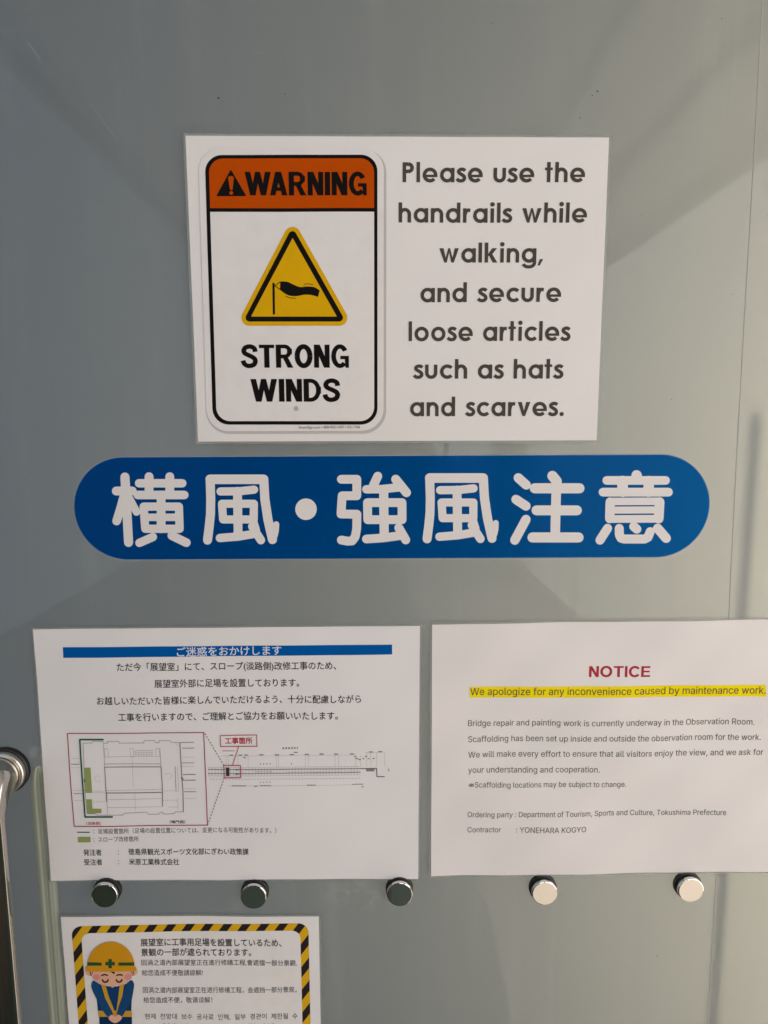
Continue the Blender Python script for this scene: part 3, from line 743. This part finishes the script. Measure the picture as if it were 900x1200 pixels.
ws = [seg_poly(*z6([(304, 460), (307, 682)]), 2.6), z6(spl([(352, 450), (400, 452), (440, 470), (490, 489), (540, 485), (590, 490), (628, 512)]) + spl([(617, 558), (570, 545), (520, 543), (470, 552), (420, 550), (380, 532), (350, 508)])),
      line(z6([(352, 452), (314, 480), (352, 508)]), .9)] + [line(z6(spl([(517, 471), (545, 466), (580, 473)])), .7), line(z6(spl([(388, 552), (420, 565), (462, 568)])), .7)]
put(top, 'windsock_print', ws, M['black'], 9)
write_round(top, 'lettering', 'STRONG', (282.8, 431), (409, 431), 27, M['black'], 6, glyph=gothic)
write_round(top, 'lettering', 'WINDS', (294.2, 470.8), (398.8, 470.6), 26.6, M['black'], 6, glyph=gothic)
put(top, 'rivet_print', [circle_px(347, 478.8, 2.8, 18)], M['dot_grey'], 6)
write(top, 'lettering', 'SmartSign.com • 800-952-1457 • K2-1766', (350.2, 502.3), (422, 501.8), 3.0, M['black'], 4, font=None, cjk=False)
for t, p0, p1 in (('Please use the', (471.8, 213.7), (685, 213.9)), ('handrails while', (467.1, 261), (687.3, 261.1)), ('walking,', (514.9, 307.8), (636.3, 307.8)),
                  ('and secure', (492.7, 354.3), (657.1, 353.9)), ('loose articles', (478.8, 399.8), (668.2, 399.5)), ('such as hats', (484.4, 443.8), (659.9, 443.7)), ('and scarves.', (480.5, 487.8), (660.5, 487.5))):
    write_round(top, 'lettering', t, p0, p1, 17.0 - (p0[1]-213)/275*.6, M['warm_black'], 2)

# ------------------------------------------------------------------ Japanese works notice (lower left)
jp = notice('works_notice', [(39.3, 737.2), (492, 733.2), (490, 1029), (60.3, 1031.2)], 'white Japanese works notice with blue title bar and red framed floor plan', 23, .0017, .0011, .0012, M['paper_sheet'], (275, 1030))
put(jp, 'title_bar', [[(74, 758.2), (459.5, 755), (459.6, 766.6), (74.6, 770.6)]], M['blue'], 1)
CJ = dict(cjk=True)
write(jp, 'title', 'ご迷惑をおかけします', (207.5, 764.0), (330, 761.8), 10.8, M['pale'], 2.2, bold=.012, **CJ)
for t, p0, p1, h in (('ただ今「展望室」にて、スロープ(淡路側)改修工事のため、', (137.5, 781.6), (394, 779.6), 9.2), ('展望室外部に足場を設置しております。', (181.5, 800.9), (350.7, 799.8), 9.2),
                  ('お越しいただいた皆様に楽しんでいただけるよう、十分に配慮しながら', (114, 821.2), (423.2, 818.6), 9.2), ('工事を行いますので、ご理解とご協力をお願いいたします。', (139.3, 840), (396, 838.2), 9.2)):
    write(jp, 'lettering', t, p0, p1, h, M['black'], 1, bold=.008, **CJ)
write(jp, 'lettering', '：足場設置箇所（足場の設置位置については、変更になる可能性があります。）', (110.3, 973.2), (324, 972.2), 5.9, M['dark_grey'], 1, **CJ)
write(jp, 'lettering', '：スロープ改修箇所', (110.3, 982.8), (163, 982.5), 5.9, M['dark_grey'], 1, **CJ)
for t, x0, x1, y in (('発注者', 98.4, 119.6, 998.2), ('徳島県観光スポーツ文化部にぎわい政策課', 150.8, 291.5, 997.6), ('受注者', 99, 120.2, 1009.8), ('米原工業株式会社', 151.6, 210.3, 1009.4)):
    write(jp, 'lettering', t, (x0, y), (x1, y), 7.2, M['black'], 1, bold=.010, **CJ)
put(jp, 'lettering', [circle_px(139.4, y+dy, .55, 8) for y in (998, 1009.6) for dy in (-1.7, 2.1)], M['black'], 1)
put(jp, 'legend_line', [seg_poly((91, 974.3), (106, 974.2), 1.25)], M['pine'], 1)
put(jp, 'legend_patch', [[(91.8, 979.7), (106.8, 979.5), (107, 986), (92, 986.2)]], M['leaf'], 1)
frame = [(79.2, 859.4), (239.1, 857.8), (243.3, 966.7), (87.6, 967.5)]
put(jp, 'plan_frame', caps(frame+frame[:1], 1.05), M['line_red'], 2)
A = lambda pts: [(70+x/9, 850+y/9) for x, y in pts]
B = lambda pts: [(160+x/9, 850+y/9) for x, y in pts]
AB = lambda a, b: A(a)+B(b)
dark, mid_, thin = [], [], []
mid_ += [line(A([(250, 185), (345, 182), (350, 165), (462, 165), (465, 183), (510, 183), (512, 163), (628, 163), (630, 183)])+B([(80, 182), (85, 157), (195, 157), (205, 180), (240, 180), (245, 157), (360, 157), (375, 175), (468, 175)]), .55),
         line(A([(250, 185), (262, 440), (272, 680), (297, 925), (385, 925), (400, 938), (670, 938), (690, 918)])+B([(110, 912), (130, 935), (240, 935), (250, 915), (280, 915), (285, 935), (395, 932), (410, 912), (495, 912)]), .6),
         line(A([(465, 190), (480, 430)]), .45), line(A([(502, 700), (510, 925)]), .45), line(B([(250, 240), (262, 430)]), .5), line(AB([(480, 403)], [(255, 402)]), .55)]
dark += [line(B([(462, 175), (475, 430), (480, 560), (490, 680), (495, 912)]), .8), line(A([(478, 430), (492, 680), (502, 800)]), .75), line(B([(262, 430), (270, 560), (275, 690), (275, 855)]), .8),
         line(AB([(480, 437)], [(260, 434)]), .7), line(AB([(500, 708)], [(275, 705)]), .8), line(A([(125, 405), (213, 405)]), .6), line(A([(155, 712), (250, 712)]), .6), line(B([(485, 235), (612, 235)]), .55), line(B([(475, 175), (612, 173)]), .55),
         line(B([(480, 392), (612, 392)]), .5), line(B([(490, 518), (625, 516)]), .7), line(B([(490, 578), (625, 577)]), .7), line(B([(505, 700), (630, 700)]), .6), line(B([(410, 430), (418, 700)]), .5)]
thin += [line(AB([(495, 680)], [(270, 672)]), .5), line(AB([(515, 775)], [(275, 770)]), .5), line(AB([(512, 858)], [(275, 856)]), .5), line(AB([(520, 328)], [(200, 322)]), .45), line(A([(130, 342), (213, 342)]), .4), line(A([(130, 440), (220, 440)]), .4), line(A([(150, 678), (270, 676)]), .5), line(A([(160, 785), (250, 785)]), .4),
         line(B([(490, 330), (612, 330)]), .4), line(B([(480, 428), (612, 428)]), .4), line(B([(495, 668), (630, 668)]), .4), line(B([(505, 770), (628, 770)]), .4), line(B([(435, 430), (445, 700)]), .4), line(B([(440, 770), (435, 890)]), .4), line(B([(335, 862), (435, 860)]), .4),
         line(A([(765, 340), (780, 640)]), .35), line(A([(795, 700), (803, 890)]), .35), line(B([(410, 180), (465, 230)]), .4), line(A([(270, 690), (275, 700), (490, 700)]), .35)]
for f_, q in ((A, [(475, 240), (512, 240), (518, 330), (485, 332)]), (A, [(742, 238), (780, 238), (785, 330), (750, 330)]), (B, [(205, 240), (245, 240), (248, 325), (210, 325)])): thin += ring(f_(q), .45)
hx_ = []
for i in range(7):
    for j in range(3):
        hx_.append([(160-.4+i*3.1, 878.5+j*2.6), (160+1.0+i*3.1, 878.5+j*2.6), (160+1.0+i*3.1, 879.3+j*2.6), (160-.4+i*3.1, 879.3+j*2.6)])
    hx_.append(seg_poly((159+i*3.1, 878), (159.2+i*3.1, 886), .35))
for x0, x1, y in ((111, 122, 926.6), (110.5, 123, 938.5)): hx_ += dash((x0, y), (x1, y), 1.3, 1.0, 1.9)
for x0, x1, y in ((193, 206, 926.4), (191, 208, 937.7)): hx_ += dash((x0, y), (x1, y), 1.2, 1.0, 1.6)
thin += [line(circle_px(115, 912, 3.4, 16, a0=.3, a1=5.6), .35), line(circle_px(197.5, 909, 4.2, 16, ry=3.2, a0=3.3, a1=7.8), .35)]
put(jp, 'floor_plan_lines', hx_+thin, M['hairline'], 1)
put(jp, 'floor_plan_lines', mid_, M['line_grey'], 2)
put(jp, 'floor_plan_lines', dark+[A([(260, 560), (276, 560), (278, 595), (264, 595)]), B([(470, 545), (490, 545), (495, 575), (485, 580)])], M['line_dark'], 3)
put(jp, 'scaffold_line', caps([(121.3, 866.2), (93.8, 866.5), (100.4, 956.5), (132.4, 956.3)], 1.7), M['pine'], 4)
put(jp, 'slope_area', [A([(262, 440), (330, 440), (348, 705), (278, 705)]), A([(288, 772), (345, 772), (352, 870), (445, 872), (447, 915), (298, 925)])], M['leaf'], 1.6)
write(jp, 'lettering', '（淡路側）', (101.7, 964.0), (119, 963.8), 3.6, M['red'], 1, bold=.012, **CJ)
write(jp, 'lettering', '（鳴門側）', (198.9, 963.1), (217.2, 963.0), 3.6, M['black'], 1, bold=.008, **CJ)
put(jp, 'guide_lines', dash((240.4, 859), (262.3, 896.2), .75, 2.1, 1.7)+dash((263.2, 911), (243.4, 966.6), .75, 2.1, 1.7), M['dark_grey'], 3)
# bridge elevation
brl, brt, brd = [], [], []
def BX(x): return (x-244)/(422.7-244)
for ya, yb, w, l in ((899.0, 897.6, .35, brt), (901.4, 900.3, .75, brl), (906.2, 904.7, .7, brl), (908.9, 907.6, .4, brt)): l.append(seg_poly((244, ya), (422.7, yb), w))
brt += dash((246, 912.6), (422.7, 911.6), .8, 2.2, 1.5)
x = 245
while x < 422:
    t = BX(x); brt.append(seg_poly((x, 899-1.3*t), (x+.1, 909-1.3*t), .4)); x += 3.62
brt += dash((338, 904), (422, 903), 1.2, .8, 2.8)+dash((300, 903.6), (320, 903.6), 2.4, .8, 1.2)
for xx in (265, 268, 279, 291, 324, 326.5, 357.7, 361.7, 392.7, 396.7, 416.7, 422.7, 429.7, 434.4, 441.3, 450.7): brt.append(seg_poly((xx, 884 if xx < 425 else 881), (xx+.2, 898), .3))
brt += [seg_poly((258, 885.6), (416, 884.2), .3), seg_poly((428, 881.5), (450.7, 881), .3), seg_poly((268, 920.3), (418, 919.3), .3)]
for xx, y, w in ((271.5, 884.6, 4), (282, 884.4, 4), (288.5, 884.3, 4), (306.6, 884, 5), (324.6, 884, 5), (342.3, 883.8, 5), (359.6, 883.6, 4.5), (377, 883.3, 5), (394, 883.2, 4.5), (412.5, 883, 5), (434.7, 880.6, 4.5), (445.7, 880.4, 4.5), (287, 887.4, 3), (347, 881.2, 4),
                 (416.7, 886, 2.2), (429, 885.8, 2.4), (426, 888.6, 2), (432, 888.6, 2), (438, 888.4, 2), (300, 920.6, 4), (425, 921.8, 2), (421.5, 889.6, 2.6), (418.5, 888.5, 3)): brd.append(seg_poly((xx-w/2, y), (xx+w/2, y), .95))
brd += dash((272, 920.3), (289, 920.2), 1.0, 1.4, .5)+dash((305, 920), (318, 920), 1.2, 1.4, 1.0)+dash((360, 919.3), (370, 919.3), .9, 1.8, .4)+dash((413, 919), (426, 918.8), .8, 1.6, .6)
brd += dash((331.5, 876.3), (349, 876), 1.9, 1.6, 1.7) + dash((305, 894.6), (318, 894.2), 1.6, .8, 3)+dash((305, 916), (318, 915.6), 1.4, .8, 3)+[seg_poly((341.3, 893.5), (342, 895.5), .6), seg_poly((455.6, 900.5), (455.8, 903.5), .7)]
brd += [line([(422.7, 900.4), (441.3, 900.3), (441.8, 909.9), (450.8, 910)], 1.0)]+dash((429.4, 902.2), (439, 902.1), 3.2, .9, .5)
put(jp, 'bridge_drawing_lines', brt, M['hairline'], 1)
put(jp, 'bridge_drawing_lines', brl+brd, M['line_dark'], 2)
put(jp, 'bridge_drawing_lines', [[(265, 899), (269, 899), (269.3, 909), (265.3, 909)], seg_poly((276, 901.5), (280, 901.4), 1), seg_poly((276, 906.5), (280.5, 906.3), 1.2)], M['dark_grey'], 3)
sr = [(262.4, 896.6), (282.2, 896.5), (282.4, 910.6), (263.2, 911)]
lb = [(258.3, 861.7), (300.9, 861.1), (301.4, 874.2), (258.7, 874.6)]
put(jp, 'works_marker', caps(sr+sr[:1], .9)+caps(lb+lb[:1], .8)+[seg_poly((280, 874.6), (272.6, 896.6), .8)]+dash((261, 879.7), (275, 879.5), .6, 2.5, .4), M['red'], 4)
write(jp, 'lettering', '工事箇所', (263.8, 868), (296, 867.7), 7.3, M['red'], 1, bold=.022, **CJ)

# ------------------------------------------------------------------ English notice (lower right)
en = notice('english_notice', [(506.2, 731.2), (922, 725.4), (917, 1019.4), (505, 1025.6)], 'white English notice with a red heading and yellow highlighted line, right edge out of frame', 37, .0018, .0020, .0014, M['paper'], (706, 1022))
write_round(en, 'title', 'NOTICE', (689.6, 792.7), (760.8, 792.4), 12.6, M['red'], 1, glyph=grotesque)
put(en, 'highlight', [[(550, 804.6), (896.4, 801.9), (896.8, 815.4), (550.4, 817.2)]], M['highlight'], 1)
write(en, 'lettering', 'We apologize for any inconvenience caused by maintenance work.', (551, 814.3), (896, 812.2), 8.5, M['grey'], 2.2)
for t, p0, p1, h in (('Bridge repair and painting work is currently underway in the Observation Room.', (548.4, 850.4), (883, 848.4), 6.9), ('Scaffolding has been set up inside and outside the observation room for the work.', (548.4, 868.8), (890.4, 866.3), 6.9),
    ('We will make every effort to ensure that all visitors enjoy the view, and we ask for', (548.4, 886.8), (893.6, 884), 6.9), ('your understanding and cooperation.', (548.4, 904.7), (702, 904.2), 6.9),
    ('Scaffolding locations may be subject to change.', (556.2, 922), (733, 921), 6.2), ('Ordering party : Department of Tourism, Sports and Culture, Tokushima Prefecture', (547.8, 956.9), (849.3, 953.5), 6.2), ('Contractor', (547.8, 974.7), (586.6, 974.4), 6.2), (': YONEHARA KOGYO', (604.4, 974.2), (686.1, 973.8), 6.2)):
    write(en, 'lettering', t, p0, p1, h, M['grey'], 1)
write(en, 'lettering', '※', (548.8, 919.3), (555.6, 919.2), 7.0, M['grey'], 1, **CJ)

# ------------------------------------------------------------------ striped poster (bottom left)
p_tl, p_tr = (72, 1073.6), (373.6, 1073.2)
_a, _b = wall_pt(*p_tl), wall_pt(*p_tr)
def to_px(p):
    d = p-EYEP; k = F_PX/d.dot(FWD); return (450+d.dot(RIGHT)*k, 600-d.dot(UP)*k)
p_bl, p_br = to_px(_a+Vector((0, 0, -.297))), to_px(_b+Vector((0, 0, -.297)))
po = notice('striped_poster', [p_tl, p_tr, p_br, p_bl], 'white poster with black and yellow striped border and bowing helmeted worker', 51, .0015, .0009, .0012, M['paper_sheet'], (222, 1200))
def P2(px, py):                                                  # pixel -> poster millimetres from its top-left corner
    x, z = po.pt(px, py); return x*1000, z*1000
ox, oz = P2(84.3, 1084.2); ix, iz = P2(95.8, 1092.4); ox2, _ = P2(361.6, 1084); ix2, _ = P2(352.2, 1092)
bz = oz - 265
def rr_mm(x0, z0, x1, z1, r): return [p for p in rrect([(x0, z0), (x1, z0), (x1, z1), (x0, z1)], r, 8)]
outer = rr_mm(ox, oz, ox2, bz, 8.4)
og = origin(po.root)
o = put(po, 'striped_border', [outer], M['stripes'], 1, mm=True)
put(po, 'panel_print', [rr_mm(ix, iz, ix2, bz+7, 7.0)], M['plate_white'], 2, mm=True)
for t, p0, p1, h, k in (('展望室に工事用足場を設置しているため、', (165, 1104), (330, 1104.2), 8.6, .012), ('景観の一部が遮られております。', (165.7, 1115.7), (294.5, 1115.7), 8.6, .012),
    ('因渦之道內部展望室正在進行修繕工程,會遮擋一部分景觀,', (166, 1127.6), (348.2, 1127.6), 6.5, .0), ('給您造成不便敬請諒解!', (166.7, 1139.6), (237.8, 1139.4), 6.5, .0),
    ('因涡之道内部展望室正在进行修缮工程，会遮挡一部分景观，', (167.8, 1159.6), (347.5, 1159.4), 6.5, .0), ('给您造成不便，敬请谅解！', (168.5, 1171.3), (249, 1171.1), 6.5, .0),
    ('현재  전망대  보수  공사로  인해,  일부  경관이  제한될  수', (170, 1190.7), (349, 1190.4), 6.5, .0), ('있으니  양해  부탁드립니다.', (190, 1202.4), (325, 1202.2), 6.5, .0)):
    write(po, 'lettering', t, p0, p1, h, M['dark_grey'], 3.4, bold=k, **CJ)
Q = lambda pts: [(75+x/9, 1070+y/9) for x, y in pts]
worker = empty('worker_picture', origin(po.root), parent=po.root); worker.location = (0, 0, 0)
def W(name, polys, m, lift): return put(po, name, polys, M[m], lift, parent=worker)
W('trousers', [Q([(372, 1085), (718, 1085), (722, 1500), (560, 1500), (548, 1200), (538, 1500), (380, 1500)])], 'navy_dark', 3)
W('torso', [Q(spl([(320, 703), (400, 750), (520, 770), (640, 750), (712, 703), (740, 745), (732, 830), (716, 920), (712, 1030)])+[(715, 1032), (362, 1032)]+spl([(358, 1030), (345, 900), (305, 800), (295, 745), (320, 703)]))], 'navy', 3.8)
W('belt', [Q([(360, 1028), (716, 1028), (719, 1092), (367, 1092)])], 'strap', 4.6)
W('straps', [Q([(396, 750), (440, 750), (475, 880), (545, 1060), (505, 1060), (432, 880)]), Q([(590, 750), (637, 750), (615, 880), (585, 1060), (548, 1060), (575, 880)])], 'strap', 5.2)
W('sleeves', [Q(spl([(318, 704), (372, 745), (420, 860), (470, 960), (518, 1062), (490, 1082), (455, 1085), (400, 1010), (335, 880), (297, 790), (295, 735), (318, 704)])), Q(spl([(715, 703), (660, 745), (622, 860), (585, 960), (558, 1062), (585, 1080), (615, 1085), (660, 1010), (715, 890), (738, 790), (740, 738), (715, 703)]))], 'navy_sleeve', 5.8)
W('hands', [Q(spl([(468, 1098), (505, 1070), (540, 1090), (575, 1070), (612, 1094), (600, 1125), (565, 1150), (540, 1158), (515, 1150), (480, 1125), (468, 1098)]))], 'skin', 6.6)
W('ears', [Q(circle_px(268, 612, 40, 24, ry=42)), Q(circle_px(742, 612, 36, 24, ry=42))], 'skin', 3.0)
W('face', [Q(spl([(285, 590), (300, 650), (345, 712), (420, 750), (480, 758), (516, 782), (545, 757), (610, 750), (675, 715), (725, 650), (738, 590)]))], 'skin', 6.6)
W('cheeks', [Q(circle_px(348, 668, 40, 24, ry=34)), Q(circle_px(680, 668, 38, 24, ry=34))], 'cheek', 7.2)
W('features', [line(Q(spl([(398, 652), (432, 640), (468, 650)])), 1.6), line(Q(spl([(556, 654), (588, 642), (622, 650)])), 1.6), line(Q(circle_px(440, 690, 30, 14, ry=32, a0=0, a1=PI)), 1.8), line(Q(circle_px(585, 690, 30, 14, ry=32, a0=0, a1=PI)), 1.8),
    Q([(488, 608), (540, 612), (535, 638), (515, 622)]), line(Q([(280, 600), (292, 655)]), .9), line(Q([(738, 600), (728, 655)]), .9), line(Q([(308, 602), (305, 628)]), .7), line(Q([(708, 602), (714, 628)]), .7)], 'umber', 8)
W('helmet', [Q(circle_px(500, 560, 248, 32, ry=264, a0=PI, a1=2*PI)), capsule(*Q([(255, 583), (742, 583)]), 5.6)], 'helmet', 8.6)
W('helmet_band', [Q([(254, 510), (402, 512), (402, 545), (249, 547)]), Q([(577, 512), (742, 512), (748, 547), (580, 545)]), Q([(442, 505), (541, 505), (541, 542), (442, 542)]), Q([(473, 475), (510, 475), (510, 572), (473, 572)])], 'band', 9.2)

# ------------------------------------------------------------------ the person who holds the camera (seen only as reflections)
def skin_chain(name, verts, edges, radii, m, parent=None, sub=2):
    me = bpy.data.meshes.new(name); me.from_pydata(verts, edges, []); me.update()
    o = link_mesh(name, me, m, parent)
    md = o.modifiers.new('skin', 'SKIN'); md.use_smooth_shade = True
    for v, r in zip(me.skin_vertices[0].data, radii): v.radius = (r, r) if not isinstance(r, tuple) else r
    me.skin_vertices[0].data[0].use_root = True
    s = o.modifiers.new('sub', 'SUBSURF'); s.levels = s.render_levels = sub
    return o
PX, PY = -.12, -.98
person = empty('person', (PX, PY, 0), 'person in a dark jacket holding a phone up to the glass door', 'person')
V_ = [(0, 0, .92), (0, 0, 1.08), (0, 0, 1.25), (0, .01, 1.42), (0, .01, 1.50), (0, .02, 1.56),
      (-.17, 0, 1.43), (-.24, .02, 1.18), (-.22, .16, 1.00), (.17, 0, 1.43), (.25, .06, 1.20), (.20, .30, 1.33),
      (-.09, 0, .86), (-.10, .01, .48), (-.10, -.02, .08), (-.10, .10, .04), (.09, 0, .86), (.10, .01, .48), (.10, -.02, .08), (.10, .10, .04)]
E_ = [(0, 1), (1, 2), (2, 3), (3, 4), (4, 5), (3, 6), (6, 7), (7, 8), (3, 9), (9, 10), (10, 11), (0, 12), (12, 13), (13, 14), (14, 15), (0, 16), (16, 17), (17, 18), (18, 19)]
R_s = [(.15, .11), (.15, .11), (.16, .12), (.13, .10), .055, .05, .075, .055, .04, .075, .055, .038, .095, .065, .05, .04, .095, .065, .05, .04]
skin_chain('body', V_, E_, R_s, M['jacket'], person)
bm = bmesh.new(); bmesh.ops.create_uvsphere(bm, u_segments=28, v_segments=20, radius=.1)
for v in bm.verts:
    v.co.x *= .78; v.co.z *= 1.18
    if v.co.z < 0: v.co.x *= 1+v.co.z*1.6; v.co.y *= 1+v.co.z*1.0
    if v.co.y > .085 and abs(v.co.x) < .022 and -.03 < v.co.z < .012: v.co.y += .018
bmesh.ops.translate(bm, verts=bm.verts, vec=(0, .03, 1.67)); bm_obj('head', bm, M['person_skin'], person, True)
bm = bmesh.new(); bmesh.ops.create_uvsphere(bm, u_segments=24, v_segments=18, radius=.108)
bmesh.ops.delete(bm, geom=[v for v in bm.verts if v.co.z < -.02+v.co.y*.9], context='VERTS')
for v in bm.verts: v.co.x *= .82; v.co.z *= 1.15
bmesh.ops.translate(bm, verts=bm.verts, vec=(0, .022, 1.68)); bm_obj('hair', bm, M['hair'], person, True)
for sx, base in ((1, Vector((.20, .32, 1.35))),):
    hv = [tuple(base)]; he = []; hr = [.028]
    hv.append(tuple(base+Vector((-.01, .05, .04)))); he.append((0, 1)); hr.append(.03)
    for k in range(4):
        s = len(hv); f0 = base+Vector((-.028+.017*k-.008, .075, .07-.006*k))
        L = (.026, .029, .028, .022)[k]
        hv += [tuple(f0), tuple(f0+Vector((-.006, .012, L))), tuple(f0+Vector((-.022, .010, L*1.5)))]
        he += [(1, s), (s, s+1), (s+1, s+2)]; hr += [.009, .008, .007]
    s = len(hv); hv += [tuple(base+Vector((-.04, .06, .03))), tuple(base+Vector((-.062, .085, .045)))]; he += [(1, s), (s, s+1)]; hr += [.011, .009]
    skin_chain('hand', hv, he, hr, M['person_skin'], person, 1)
bm = bmesh.new(); bm_box(bm, (-.030, -DIST-.036, EYE-.125), (.045, -DIST-.028, EYE+.028), .003)
tag(bm_obj('phone', bm, M['phone'], None), 'black phone held up in front of the glass door', 'phone')
